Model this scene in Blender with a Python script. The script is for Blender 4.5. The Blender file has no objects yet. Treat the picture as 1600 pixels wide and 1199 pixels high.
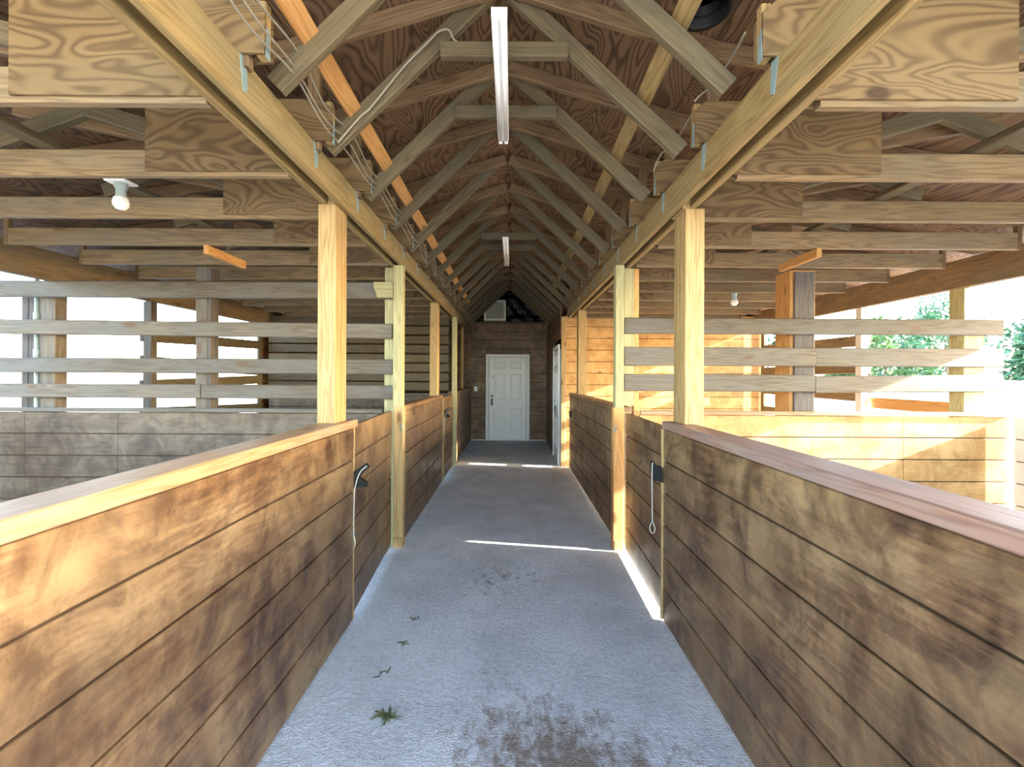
import bpy, math, random
from mathutils import Vector, Matrix
random.seed(11)
S = bpy.context.scene
COL = S.collection
H = 1.6                      # eye height above the aisle floor
# ------------------------------------------------------------------ camera
cd = bpy.data.cameras.new('camera'); cam = bpy.data.objects.new('camera', cd); COL.objects.link(cam)
cd.sensor_width = 36.0; cd.lens = 685.0/1600*36
cd.shift_y = -12.5/1600
cd.clip_start = 0.05; cd.clip_end = 300
cam.matrix_world = Matrix.Translation((0, 0, H)) @ Matrix.Rotation(math.radians(90), 4, 'X') @ Matrix.Rotation(math.radians(0.30), 4, 'Z')
S.camera = cam
# ------------------------------------------------------------------ world, sun, exposure
SUN_DIR = Vector((-1.0, 0.16, -0.39)).normalized()      # direction the light travels
w = bpy.data.worlds.new('world'); S.world = w; w.use_nodes = True
wn = w.node_tree.nodes; wl = w.node_tree.links
sky = wn.new('ShaderNodeTexSky'); sky.sky_type = 'NISHITA'; sky.sun_disc = False
sky.sun_elevation = math.radians(21); sky.sun_rotation = math.radians(97)
sky.air_density = 1.0; sky.dust_density = 1.6; sky.ozone_density = 1.0
bg = wn['Background']; bg.inputs['Strength'].default_value = 1.7
wl.new(sky.outputs[0], bg.inputs['Color'])
sd = bpy.data.lights.new('sun', 'SUN'); sun = bpy.data.objects.new('sun', sd); COL.objects.link(sun)
sd.energy = 36.0; sd.angle = math.radians(0.6); sd.color = (1.0, 0.95, 0.87)
sun.location = (12, -2, 8)
sun.rotation_euler = SUN_DIR.to_track_quat('-Z', 'Y').to_euler()
S.view_settings.view_transform = 'Standard'; S.view_settings.look = 'None'
S.view_settings.gamma = 1.0; S.view_settings.use_curve_mapping = False
S.view_settings.exposure = 0.72

# ------------------------------------------------------------------ materials
class NT:
    def __init__(s, name, rough=0.6, spec=0.3):
        s.m = bpy.data.materials.new(name); s.m.use_nodes = True
        s.n = s.m.node_tree.nodes; s.l = s.m.node_tree.links
        s.b = s.n['Principled BSDF']; s.b.inputs['Roughness'].default_value = rough
        s.b.inputs['Specular IOR Level'].default_value = spec
    def new(s, t, **kw):
        nd = s.n.new(t)
        for k, v in kw.items(): setattr(nd, k, v)
        return nd
    def link(s, a, b): s.l.new(a, b)
    def coords(s, scale, rnd=60.0, kind='Object'):
        """object coordinates scaled, shifted by a random amount per object"""
        tc = s.new('ShaderNodeTexCoord'); mp = s.new('ShaderNodeMapping')
        mp.inputs['Scale'].default_value = scale
        if kind == 'World':
            g = s.new('ShaderNodeNewGeometry'); s.link(g.outputs['Position'], mp.inputs['Vector'])
        else: s.link(tc.outputs[kind], mp.inputs['Vector'])
        if not rnd: return mp.outputs[0]
        oi = s.new('ShaderNodeObjectInfo'); mu = s.new('ShaderNodeMath', operation='MULTIPLY'); mu.inputs[1].default_value = rnd
        s.link(oi.outputs['Random'], mu.inputs[0])
        ad = s.new('ShaderNodeVectorMath', operation='ADD'); s.link(mp.outputs[0], ad.inputs[0]); s.link(mu.outputs[0], ad.inputs[1])
        return ad.outputs[0]
    def noise(s, vec, scale, detail=4, rough=0.55, dist=0.0):
        nd = s.new('ShaderNodeTexNoise'); nd.inputs['Scale'].default_value = scale; nd.inputs['Detail'].default_value = detail
        nd.inputs['Roughness'].default_value = rough; nd.inputs['Distortion'].default_value = dist
        s.link(vec, nd.inputs['Vector']); return nd.outputs['Fac']
    def math(s, op, a, b=None, c=None):
        nd = s.new('ShaderNodeMath', operation=op)
        for i, v in enumerate((a, b, c)):
            if v is None: continue
            if isinstance(v, (int, float)): nd.inputs[i].default_value = v
            else: s.link(v, nd.inputs[i])
        return nd.outputs[0]
    def ramp(s, fac, stops):
        nd = s.new('ShaderNodeValToRGB'); cr = nd.color_ramp
        while len(cr.elements) < len(stops): cr.elements.new(0.5)
        for e, (p, c) in zip(cr.elements, stops):
            e.position = p; e.color = (c[0], c[1], c[2], 1) if not isinstance(c, (int, float)) else (c, c, c, 1)
        s.link(fac, nd.inputs['Fac']); return nd.outputs['Color']
    def mix(s, fac, a, b, mode='MIX'):
        nd = s.new('ShaderNodeMix', data_type='RGBA', blend_type=mode)
        for i, v in ((0, fac), (6, a), (7, b)):
            if isinstance(v, (int, float)): nd.inputs[i].default_value = v
            elif isinstance(v, tuple): nd.inputs[i].default_value = (*v, 1)
            else: s.link(v, nd.inputs[i])
        return nd.outputs[2]
    def color(s, c): s.link(c, s.b.inputs['Base Color'])
    def bump(s, h, strength=0.2, dist=0.01):
        nd = s.new('ShaderNodeBump'); nd.inputs['Strength'].default_value = strength; nd.inputs['Distance'].default_value = dist
        s.link(h, nd.inputs['Height']); s.link(nd.outputs[0], s.b.inputs['Normal'])

def lumber_mat(name, light, dark, knot=(0.10, 0.05, 0.02), weather=None, wamt=0.0, rough=0.62, gs=1.0):
    """sawn softwood, grain along the local X axis"""
    t = NT(name, rough)
    v = t.coords((0.35*gs, 5.0*gs, 5.0*gs))
    n1 = t.noise(v, 1.6, 3, 0.5)
    rings = t.math('SINE', t.math('MULTIPLY', n1, 95.0))
    rings = t.math('POWER', t.math('MULTIPLY_ADD', rings, 0.5, 0.5), 0.6)
    fine = t.noise(t.coords((1.5, 60, 60)), 2.0, 3, 0.6)
    broad = t.noise(t.coords((0.9, 2.5, 2.5), 91.0), 1.3, 3, 0.6)
    g = t.math('MULTIPLY_ADD', rings, 0.42, t.math('MULTIPLY_ADD', fine, 0.5, t.math('MULTIPLY', broad, 0.45)))
    c = t.ramp(g, [(0.25, dark), (0.95, light)])
    oi = t.new('ShaderNodeObjectInfo')
    tone = t.math('MULTIPLY_ADD', oi.outputs['Random'], 0.36, 0.80)
    c = t.mix(1.0, c, t.ramp(tone, [(0.0, 0.0), (1.0, 1.0)]), 'MULTIPLY') if False else c
    hsv = t.new('ShaderNodeHueSaturation'); t.link(c, hsv.inputs['Color']); t.link(tone, hsv.inputs['Value']); c = hsv.outputs[0]
    if weather:
        wm = t.noise(t.coords((0.8, 3, 3), 33.0), 1.7, 5, 0.65)
        wf = t.math('MULTIPLY', t.ramp(wm, [(0.42, 0.0), (0.62, 1.0)]), wamt)
        c = t.mix(wf, c, weather)
    vo = t.new('ShaderNodeTexVoronoi'); t.link(t.coords((1.7, 4.6, 4.6), 77.0), vo.inputs['Vector']); vo.inputs['Scale'].default_value = 1.0
    kf = t.ramp(vo.outputs['Distance'], [(0.07, 1.0), (0.13, 0.0)])
    c = t.mix(t.math('MULTIPLY', kf, 0.75), c, knot)
    t.color(c); t.bump(t.math('ADD', g, t.math('MULTIPLY', kf, 0.4)), 0.16, 0.004)
    return t.m

def ply_mat(name, light, dark, knot, freq=70.0, scale=1.0, rough=0.7, sx=0.7, sy=2.2, contrast=1.0):
    """rotary cut plywood: contour-line grain with knots, along local X"""
    t = NT(name, rough)
    v = t.coords((sx*scale, sy*scale, sy*scale))
    n1 = t.noise(v, 1.0, 2.2, 0.45, 0.6)
    lines = t.math('MULTIPLY_ADD', t.math('SINE', t.math('MULTIPLY', n1, freq)), 0.5, 0.5)
    lines = t.math('POWER', lines, 1.7)
    br = t.noise(t.coords((0.8, 2, 2), 41.0), 1.5, 4, 0.6)
    g = t.math('MULTIPLY_ADD', lines, -0.42*contrast, t.math('MULTIPLY_ADD', br, 0.8, 0.35))
    c = t.ramp(g, [(0.2, dark), (0.8, light)])
    vo = t.new('ShaderNodeTexVoronoi'); t.link(t.coords((1.5, 2.6, 2.6), 17.0), vo.inputs['Vector']); vo.inputs['Scale'].default_value = 1.15
    kf = t.ramp(vo.outputs['Distance'], [(0.06, 1.0), (0.10, 0.0)])
    c = t.mix(t.math('MULTIPLY', kf, 0.8), c, knot)
    t.color(c); t.bump(g, 0.12, 0.004)
    return t.m

def siding_mat(name, pale, mid, dark, rough=0.42, spec=0.45, blot=1.0):
    """grooved plywood siding with a worn, blotchy brown stain"""
    t = NT(name, rough, spec)
    wp = t.coords((1.0, 1.0, 1.5), 0, 'World')
    a = t.noise(wp, 1.7*blot, 6, 0.62, 0.7)
    b = t.noise(t.coords((1.0, 1.0, 0.45), 0, 'World'), 7.0, 5, 0.65, 0.5)
    grain = t.noise(t.coords((1.0, 14, 14)), 3.0, 5, 0.65)
    sw = t.noise(t.coords((0.7, 4.0, 4.0), 23.0), 1.5, 2, 0.5, 0.5)
    sw = t.math('MULTIPLY_ADD', t.math('SINE', t.math('MULTIPLY', sw, 55.0)), 0.5, 0.5)
    fine = t.noise(t.coords((6.0, 30, 30)), 4.0, 6, 0.75)
    g = t.math('MULTIPLY_ADD', a, 0.90, t.math('MULTIPLY_ADD', b, 0.40, t.math('MULTIPLY_ADD', grain, 0.34, t.math('MULTIPLY_ADD', fine, 0.26, t.math('MULTIPLY', sw, 0.06)))))
    g = t.math('MULTIPLY', g, 0.8)
    c = t.ramp(g, [(0.64, dark), (0.88, mid), (1.0, pale)] if False else [(0.64, dark), (0.78, mid), (0.93, pale)])
    # soft second stain layer that lightens in cloudy patches
    cl = t.ramp(t.noise(t.coords((1.3, 1.3, 1.0), 0, 'World'), 2.6, 5, 0.6, 0.9), [(0.42, 0.0), (0.70, 1.0)])
    c = t.mix(t.math('MULTIPLY', cl, 0.75), c, pale)
    dk = t.ramp(t.noise(t.coords((1.0, 1.0, 0.8), 0, 'World'), 3.7, 6, 0.7, 1.1), [(0.45, 0.0), (0.66, 1.0)])
    c = t.mix(t.math('MULTIPLY', dk, 0.72), c, dark)
    vo = t.new('ShaderNodeTexVoronoi'); t.link(t.coords((1.2, 2.4, 2.4), 57.0), vo.inputs['Vector']); vo.inputs['Scale'].default_value = 1.0
    kf = t.ramp(vo.outputs['Distance'], [(0.035, 1.0), (0.06, 0.0)])
    c = t.mix(t.math('MULTIPLY', kf, 0.7), c, (0.05, 0.025, 0.015))
    t.color(c)
    t.link(t.ramp(b, [(0.3, rough-0.08), (0.7, rough+0.2)]), t.b.inputs['Roughness'])
    t.bump(t.math('ADD', grain, t.math('MULTIPLY', b, 0.5)), 0.22, 0.004)
    return t.m

def plain(name, col, rough=0.5, spec=0.4, metal=0.0, var=0.0, vs=6.0):
    t = NT(name, rough, spec); t.b.inputs['Metallic'].default_value = metal
    n = t.noise(t.coords((1, 1, 1)), vs, 4, 0.6)
    lo = tuple(max(0, c*(1-var)) for c in col); hi = tuple(min(1, c*(1+var)) for c in col)
    t.color(t.ramp(n, [(0.3, lo), (0.7, hi)])); return t.m

M = {}
M['pine'] = lumber_mat('yellow_pine', (0.3995, 0.272, 0.119), (0.2125, 0.1275, 0.04675))
M['pine_beam'] = lumber_mat('yellow_pine_beam', (0.3276, 0.2262, 0.0936), (0.1638, 0.0975, 0.03276), weather=(0.195, 0.1716, 0.0936), wamt=0.35)
M['pine_orange'] = lumber_mat('orange_pine', (0.5616, 0.3024, 0.108), (0.3744, 0.1656, 0.0432))
M['treated'] = lumber_mat('treated_pine', (0.391, 0.357, 0.187), (0.221, 0.1913, 0.085))
M['joist'] = lumber_mat('joist_pine', (0.252, 0.171, 0.0855), (0.108, 0.0648, 0.0288), weather=(0.135, 0.1188, 0.0855), wamt=0.5)
M['grey_lumber'] = lumber_mat('weathered_lumber', (0.132, 0.1, 0.0544), (0.0544, 0.0368, 0.0168), weather=(0.1, 0.0896, 0.0576), wamt=0.6)
M['rail'] = lumber_mat('weathered_rail', (0.1386, 0.1135, 0.0825), (0.05808, 0.04488, 0.03102), weather=(0.1221, 0.1175, 0.1056), wamt=0.7)
M['cap'] = lumber_mat('cap_pine', (0.368, 0.224, 0.112), (0.208, 0.1, 0.044), weather=(0.256, 0.224, 0.192), wamt=0.45, rough=0.45)
M['cap_red'] = lumber_mat('cap_red_pine', (0.30, 0.165, 0.115), (0.15, 0.062, 0.04), weather=(0.24, 0.21, 0.195), wamt=0.5, rough=0.45)
M['dark_lumber'] = lumber_mat('dark_lumber', (0.11, 0.095, 0.085), (0.05, 0.042, 0.04))
M['web'] = lumber_mat('darker_brown_lumber', (0.19, 0.12, 0.062), (0.085, 0.05, 0.025))  # darker brown tone for truss webs, top chords and gable boards
M['roofply'] = ply_mat('roof_plywood', (0.17, 0.1003, 0.0527), (0.0442, 0.0221, 0.0102), (0.0255, 0.0153, 0.0102), 165.0, 1.3, contrast=1.1)
M['gusset'] = ply_mat('gusset_plywood', (0.185, 0.12, 0.054), (0.072, 0.041, 0.017), (0.04, 0.02, 0.01), 110.0, 1.8, contrast=0.95)
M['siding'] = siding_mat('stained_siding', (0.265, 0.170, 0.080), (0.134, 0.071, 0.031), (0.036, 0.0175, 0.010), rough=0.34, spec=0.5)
M['siding_far'] = siding_mat('stained_siding_dark', (0.289, 0.17, 0.07225), (0.1615, 0.085, 0.0357), (0.06375, 0.0306, 0.01445), blot=1.3)
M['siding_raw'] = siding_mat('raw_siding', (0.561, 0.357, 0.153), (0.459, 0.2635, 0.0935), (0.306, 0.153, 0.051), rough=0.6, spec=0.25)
M['siding_grey'] = siding_mat('weathered_siding', (0.19, 0.148, 0.105), (0.125, 0.094, 0.064), (0.06, 0.043, 0.031), rough=0.6, spec=0.25)
M['groove'] = plain('groove_backing', (0.10, 0.06, 0.035), 0.8, 0.1, 0, 0.2)
M['white'] = plain('white_paint', (0.88, 0.88, 0.86), 0.35, 0.5, 0, 0.02)
M['tube'] = plain('white_enamel', (0.88, 0.88, 0.86), 0.25, 0.5, 0, 0.02)
M['black'] = plain('black_plastic', (0.008, 0.009, 0.009), 0.5, 0.25, 0, 0.2)
M['sheet'] = plain('black_sheeting', (0.005, 0.005, 0.006), 0.3, 0.15, 0, 0.3, 3)
M['iron'] = plain('black_iron', (0.02, 0.02, 0.02), 0.35, 0.5, 0.3, 0.2)
M['steel'] = plain('galvanised_steel', (0.26, 0.35, 0.35), 0.45, 0.5, 0.4, 0.25, 12)
M['foil'] = plain('silver_foil', (0.70, 0.71, 0.66), 0.35, 0.5, 0.15, 0.15, 14)
M['filter'] = plain('filter_face', (0.36, 0.37, 0.29), 0.7, 0.2, 0, 0.25, 20)
M['cable'] = plain('pale_cable', (0.24, 0.215, 0.165), 0.5, 0.4, 0, 0.08)
M['wire'] = plain('steel_wire', (0.66, 0.62, 0.52), 0.4, 0.5, 0.3, 0.1)
M['bulb'] = plain('frosted_bulb', (0.86, 0.86, 0.82), 0.3, 0.5, 0, 0.02)
M['pvc'] = plain('pale_pvc', (0.36, 0.43, 0.40), 0.4, 0.5, 0, 0.05)
M['shingle'] = plain('roof_shingle', (0.12, 0.11, 0.10), 0.9, 0.2, 0, 0.3, 20)
M['bark'] = plain('bark', (0.16, 0.11, 0.07), 0.9, 0.2, 0, 0.3, 9)
M['picket'] = plain('pale_picket', (0.66, 0.64, 0.60), 0.6, 0.3, 0, 0.08)
M['weed'] = plain('dry_weed', (0.10, 0.12, 0.05), 0.8, 0.2, 0, 0.4, 20)
M['dung'] = plain('dark_dirt', (0.05, 0.035, 0.025), 0.9, 0.1, 0, 0.4, 30)

def leaf_mat(name, a, b):
    t = NT(name, 0.45, 0.4)
    oi = t.noise(t.coords((1, 1, 1), 0, 'World'), 3.0, 3, 0.6)
    t.color(t.ramp(oi, [(0.3, a), (0.7, b)])); t.b.inputs['Subsurface Weight'].default_value = 0.0
    return t.m
M['leaf'] = leaf_mat('leaf_green', (0.045, 0.11, 0.035), (0.15, 0.26, 0.075))
M['leaf2'] = leaf_mat('leaf_blue_green', (0.03, 0.10, 0.055), (0.10, 0.22, 0.10))

def concrete():
    t = NT('aisle_concrete', 0.72, 0.35)
    w0 = t.coords((1, 1, 1), 0, 'World')
    a = t.noise(w0, 2.2, 6, 0.6, 0.4); b = t.noise(w0, 34.0, 4, 0.7); cgr = t.noise(w0, 130.0, 3, 0.6)
    base = t.ramp(t.math('MULTIPLY_ADD', b, 0.45, t.math('MULTIPLY_ADD', a, 0.5, 0.05)), [(0.32, (0.52, 0.54, 0.545)), (0.60, (0.86, 0.885, 0.895))])
    # worn dirt: heavier close to the entrance, right of centre
    sep = t.new('ShaderNodeSeparateXYZ'); g = t.new('ShaderNodeNewGeometry'); t.link(g.outputs['Position'], sep.inputs[0])
    def blob(cx, cy, rx, ry):
        dx = t.math('DIVIDE', t.math('SUBTRACT', sep.outputs[0], cx), rx); dy = t.math('DIVIDE', t.math('SUBTRACT', sep.outputs[1], cy), ry)
        d = t.math('SQRT', t.math('ADD', t.math('MULTIPLY', dx, dx), t.math('MULTIPLY', dy, dy)))
        return t.math('MAXIMUM', t.math('SUBTRACT', 1.0, d), 0.0)
    dn = t.noise(t.coords((1.5, 1, 1), 0, 'World'), 9.0, 10, 0.78, 0.3)
    zone = t.math('ADD', t.math('MULTIPLY', blob(0.30, 1.74, 0.80, 0.62), 0.40), t.math('MULTIPLY', blob(-0.1, 3.45, 0.95, 0.7), 0.22))
    zone = t.math('ADD', zone, t.math('MULTIPLY', blob(-0.1, 2.3, 0.6, 0.9), 0.16))
    dm = t.ramp(t.math('ADD', dn, zone), [(0.68, 0.0), (0.86, 1.0)])
    c = t.mix(t.math('MULTIPLY', dm, 0.85), base, t.mix(b, (0.15, 0.095, 0.05), (0.34, 0.25, 0.16)))
    sp = t.ramp(t.noise(w0, 26.0, 7, 0.8), [(0.60, 0.0), (0.72, 1.0)])
    c = t.mix(t.math('MULTIPLY', sp, 0.55), c, (0.17, 0.15, 0.12))
    t.color(c); t.bump(t.math('ADD', b, t.math('MULTIPLY', cgr, 0.8)), 1.0, 0.03)
    return t.m
M['concrete'] = concrete()
def ground(name, a, b, sc=1.5):
    t = NT(name, 0.9, 0.15); w0 = t.coords((1, 1, 1), 0, 'World')
    n = t.math('MULTIPLY_ADD', t.noise(w0, sc, 6, 0.6), 0.7, t.math('MULTIPLY', t.noise(w0, 40, 4, 0.7), 0.3))
    t.color(t.ramp(n, [(0.35, a), (0.65, b)])); t.bump(n, 0.6, 0.03); return t.m
M['sand'] = ground('pale_sand', (0.29, 0.285, 0.26), (0.42, 0.41, 0.375))
M['stall_sand'] = ground('stall_sand', (0.30, 0.235, 0.165), (0.43, 0.35, 0.25), 3)

# ------------------------------------------------------------------ mesh helpers
def mesh_obj(name, verts, faces, mat, parent=None, smooth=False):
    me = bpy.data.meshes.new(name); me.from_pydata(verts, [], faces); me.update()
    if smooth:
        for p in me.polygons: p.use_smooth = True
    if mat: me.materials.append(M[mat] if isinstance(mat, str) else mat)
    o = bpy.data.objects.new(name, me); COL.objects.link(o)
    if parent: o.parent = parent
    return o
_cache = {}
def prism_mesh(L, wz, ty, mat, ch):
    """chamfered bar: length L on X, height wz on Z, thickness ty on Y"""
    key = (round(L, 4), round(wz, 4), round(ty, 4), mat, ch)
    if key in _cache: return _cache[key]
    a, b = ty/2, wz/2; c = min(ch, a*0.6, b*0.6)
    sec = [(-a+c, -b), (a-c, -b), (a, -b+c), (a, b-c), (a-c, b), (-a+c, b), (-a, b-c), (-a, -b+c)]
    vs = [(-L/2, y, z) for y, z in sec] + [(L/2, y, z) for y, z in sec]
    fs = [(i, (i+1) % 8, 8+(i+1) % 8, 8+i) for i in range(8)]
    fs += [tuple(range(7, -1, -1)), tuple(range(8, 16))]
    fs = [tuple(reversed(f)) for f in fs]
    me = bpy.data.meshes.new('bar'); me.from_pydata(vs, [], fs); me.update()
    import bmesh
    bm = bmesh.new(); bm.from_mesh(me); bmesh.ops.recalc_face_normals(bm, faces=bm.faces); bm.to_mesh(me); bm.free()
    me.materials.append(M[mat]); _cache[key] = me; return me
def bar(name, a, b, w_, t_, mat, parent=None, up=(0, 0, 1), ch=0.004):
    """a straight timber from a to b; w_ is measured along up, t_ across. Coordinates are local to parent"""
    a = Vector(a); b = Vector(b); d = b-a; L = d.length; x = d/L
    u = Vector(up); z = (u-x*u.dot(x))
    if z.length < 1e-5: z = Vector((0, 1, 0)) - x*x.y
    z.normalize(); y = z.cross(x)
    o = bpy.data.objects.new(name, prism_mesh(L, w_, t_, mat, ch)); COL.objects.link(o)
    o.matrix_local = Matrix.Translation((a+b)/2) @ Matrix((x, y, z)).transposed().to_4x4()
    if parent: o.parent = parent
    return o
def box(name, x0, x1, y0, y1, z0, z1, mat, parent=None, ch=0.004):
    """axis box, local X along its longest side"""
    sx, sy, sz = x1-x0, y1-y0, z1-z0; c = ((x0+x1)/2, (y0+y1)/2, (z0+z1)/2)
    if sx >= sy and sx >= sz: return bar(name, (x0, c[1], c[2]), (x1, c[1], c[2]), sz, sy, mat, parent, (0, 0, 1), ch)
    if sy >= sz: return bar(name, (c[0], y0, c[2]), (c[0], y1, c[2]), sz, sx, mat, parent, (0, 0, 1), ch)
    return bar(name, (c[0], c[1], z0), (c[0], c[1], z1), sy, sx, mat, parent, (0, 1, 0), ch)
def tube(name, pts, r, mat, parent=None, seg=6, sub=6):
    P = [Vector(p) for p in pts]
    Q = []
    if len(P) > 2 and sub > 1:
        for i in range(len(P)-1):
            p0 = P[max(i-1, 0)]; p1 = P[i]; p2 = P[i+1]; p3 = P[min(i+2, len(P)-1)]
            for k in range(sub):
                t = k/sub
                Q.append(0.5*((2*p1)+(p2-p0)*t+(2*p0-5*p1+4*p2-p3)*t*t+(3*p1-p0-3*p2+p3)*t**3))
        Q.append(P[-1])
    else: Q = P
    vs = []; fs = []; n0 = None
    for i, q in enumerate(Q):
        d = (Q[min(i+1, len(Q)-1)]-Q[max(i-1, 0)]).normalized()
        if n0 is None: n0 = d.orthogonal().normalized()
        n0 = (n0-d*n0.dot(d)).normalized(); b = d.cross(n0)
        for k in range(seg):
            an = 2*math.pi*k/seg; vs.append(tuple(q+(n0*math.cos(an)+b*math.sin(an))*r))
    for i in range(len(Q)-1):
        for k in range(seg):
            fs.append((i*seg+k, i*seg+(k+1) % seg, (i+1)*seg+(k+1) % seg, (i+1)*seg+k))
    fs.append(tuple(range(seg-1, -1, -1))); fs.append(tuple((len(Q)-1)*seg+k for k in range(seg)))
    return mesh_obj(name, vs, fs, mat, parent, True)
def lathe(name, prof, mat, parent=None, loc=(0, 0, 0), seg=20, axis='Z'):
    vs = []; fs = []
    for r, z in prof:
        for k in range(seg):
            a = 2*math.pi*k/seg; p = (r*math.cos(a), r*math.sin(a), z)
            if axis == 'Y': p = (p[0], p[2], p[1])
            if axis == 'X': p = (p[2], p[0], p[1])
            vs.append(p)
    n = len(prof)
    for i in range(n-1):
        for k in range(seg): fs.append((i*seg+k, i*seg+(k+1) % seg, (i+1)*seg+(k+1) % seg, (i+1)*seg+k))
    fs.append(tuple(range(seg-1, -1, -1))); fs.append(tuple((n-1)*seg+k for k in range(seg)))
    o = mesh_obj(name, vs, fs, mat, parent, True); o.location = loc; return o
def extr(name, poly, d, mat, parent=None, plane='XZ', off=0.0):
    """extrude a 2D outline by d along the third axis, starting at off"""
    n = len(poly); vs = []
    for s_ in (off, off+d):
        for a, b in poly: vs.append({'XZ': (a, s_, b), 'YZ': (s_, a, b), 'XY': (a, b, s_)}[plane])
    fs = [tuple(range(n)), tuple(range(2*n-1, n-1, -1))] + [(i, n+i, n+(i+1) % n, (i+1) % n) for i in range(n)]
    o = mesh_obj(name, vs, fs, mat, parent)
    import bmesh
    bm = bmesh.new(); bm.from_mesh(o.data); bmesh.ops.recalc_face_normals(bm, faces=bm.faces); bm.to_mesh(o.data); bm.free()
    return o
def empty(name, loc=(0, 0, 0)):
    o = bpy.data.objects.new(name, None); COL.objects.link(o); o.location = loc; o.empty_display_size = 0.1; return o
def tag(o, label=None, cat=None, group=None, kind=None):
    if label: o['label'] = label
    if cat: o['category'] = cat
    if group: o['group'] = group
    if kind: o['kind'] = kind
    return o
def copy_tree(o, parent=None):
    c = o.copy(); COL.objects.link(c); c.parent = parent
    if parent is not None: c.matrix_parent_inverse = o.matrix_parent_inverse.copy()
    for ch in list(o.children): copy_tree(ch, c)
    return c

BH = 0.206      # siding board module (eight inches)
def siding(parent, axis, fixed, a0, a1, z0, n, mat, face, seams=(), th=0.016, gap=0.009, name='board', backing=True):
    """grooved siding: n boards high, along 'x' or 'y'; face = +1/-1 side the boards show to; fixed = face coordinate"""
    cuts = [a0]+sorted(s_ for s_ in seams if a0 < s_ < a1)+[a1]
    f0, f1 = (fixed-th, fixed) if face > 0 else (fixed, fixed+th)
    for i in range(n):
        for c0, c1 in zip(cuts[:-1], cuts[1:]):
            e0 = c0+(0.002 if c0 != a0 else 0); e1 = c1-(0.002 if c1 != a1 else 0)
            zb = z0+i*BH+(gap/2 if i else 0); zt = z0+(i+1)*BH-gap/2
            if axis == 'y': box(name, f0, f1, e0, e1, zb, zt, mat, parent, 0.003)
            else: box(name, e0, e1, f0, f1, zb, zt, mat, parent, 0.003)
    if backing:
        g0, g1 = (f0-0.012, f0-0.0005) if face > 0 else (f1+0.0005, f1+0.012)
        if axis == 'y': box('backing_panel', g0, g1, a0, a1, z0, z0+n*BH-gap/2, 'groove', parent, 0.001)
        else: box('backing_panel', a0, a1, g0, g1, z0, z0+n*BH-gap/2, 'groove', parent, 0.001)

# ------------------------------------------------------------------ key dimensions (heights are above the aisle floor)
XL, XR = -1.02, 0.99            # aisle faces of the stall walls
JB = H+1.02                     # underside of joists and beams
RX = -0.05                      # ridge line
Y0, Y1 = -0.20, 10.8            # entrance and end wall
DV = 4.12                       # first stall divider
def truss_y(n): return 1.648+0.608*n

# ------------------------------------------------------------------ setting: ground, floors
g = box('ground', -45, 45, -25, 60, -0.35, -0.08, 'sand'); tag(g, kind='structure')
fl = box('floor', -1.12, 1.09, -1.4, Y1+0.05, -0.12, 0.0, 'concrete', None, 0.002); tag(fl, kind='structure')
for nm, xa, xb in (('floor_left', -4.75, -1.121), ('floor_right', 1.091, 4.62)):
    o = box(nm, xa, xb, Y0, Y1, -0.10, -0.02, 'stall_sand', None, 0.002); tag(o, kind='structure')
# ------------------------------------------------------------------ roof: plywood sheets on both slopes
roof = empty('ceiling', (0, 0, JB)); tag(roof, kind='structure')
def under(ax):                  # underside of the top chord at distance ax from the ridge
    if ax <= 1.1: return H+1.98-0.31*ax
    return H+1.639-0.147*(ax-1.1)
CH = 0.094
ys = [-0.25, 1.35, 3.79, 6.23, 8.67, 11.1]
for s_ in (-1, 1):
    brk = [0.0, 1.1, 2.3, 3.5, 4.72]
    for a, b in zip(brk[:-1], brk[1:]):
        for k in range(len(ys)-1):
            pa = Vector((RX+s_*(a+0.0015), 0, under(a)+CH+0.008-JB)); pb = Vector((RX+s_*(b-0.0015), 0, under(b)+CH+0.008-JB))
            if a == 1.1: pa.z = under(1.1)+CH+0.008-JB
            mid = (pa+pb)/2; d = (pb-pa); y0 = ys[k]+0.002; y1 = ys[k+1]-0.002
            bar('plywood_sheet', (mid.x, y0, mid.z), (mid.x, y1, mid.z), d.length, 0.012, 'roofply', roof, d*s_, 0.001)
    pts = [(RX+s_*a, under(a)+CH+0.018+0.004-JB) for a in (0, 1.1, 4.85)]
    extr('shingle_layer', pts+[(x, z+0.03) for x, z in reversed(pts)], 11.4, 'shingle', roof, 'XZ', -0.27)
# unseen blocker added to cast the shadow line on the right divider
aw = empty('sun_blocker', (4.9, 1.5, H+1.05)); 
bar('blocker_board', (4.72-4.9+RX+0.75, -2.4, 0.02), (4.72-4.9+RX+0.75, 2.45, 0.02), 1.5, 0.03, 'roofply', aw, (1, 0, -0.147))
bar('blocker_fascia', (0.68, -2.4, -0.06), (0.68, 2.45, -0.06), 0.135, 0.035, 'pine', aw)
tag(aw, 'unseen plywood sun blocker added beyond the outer beam of the near right stall', 'sun_blocker')

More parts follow.
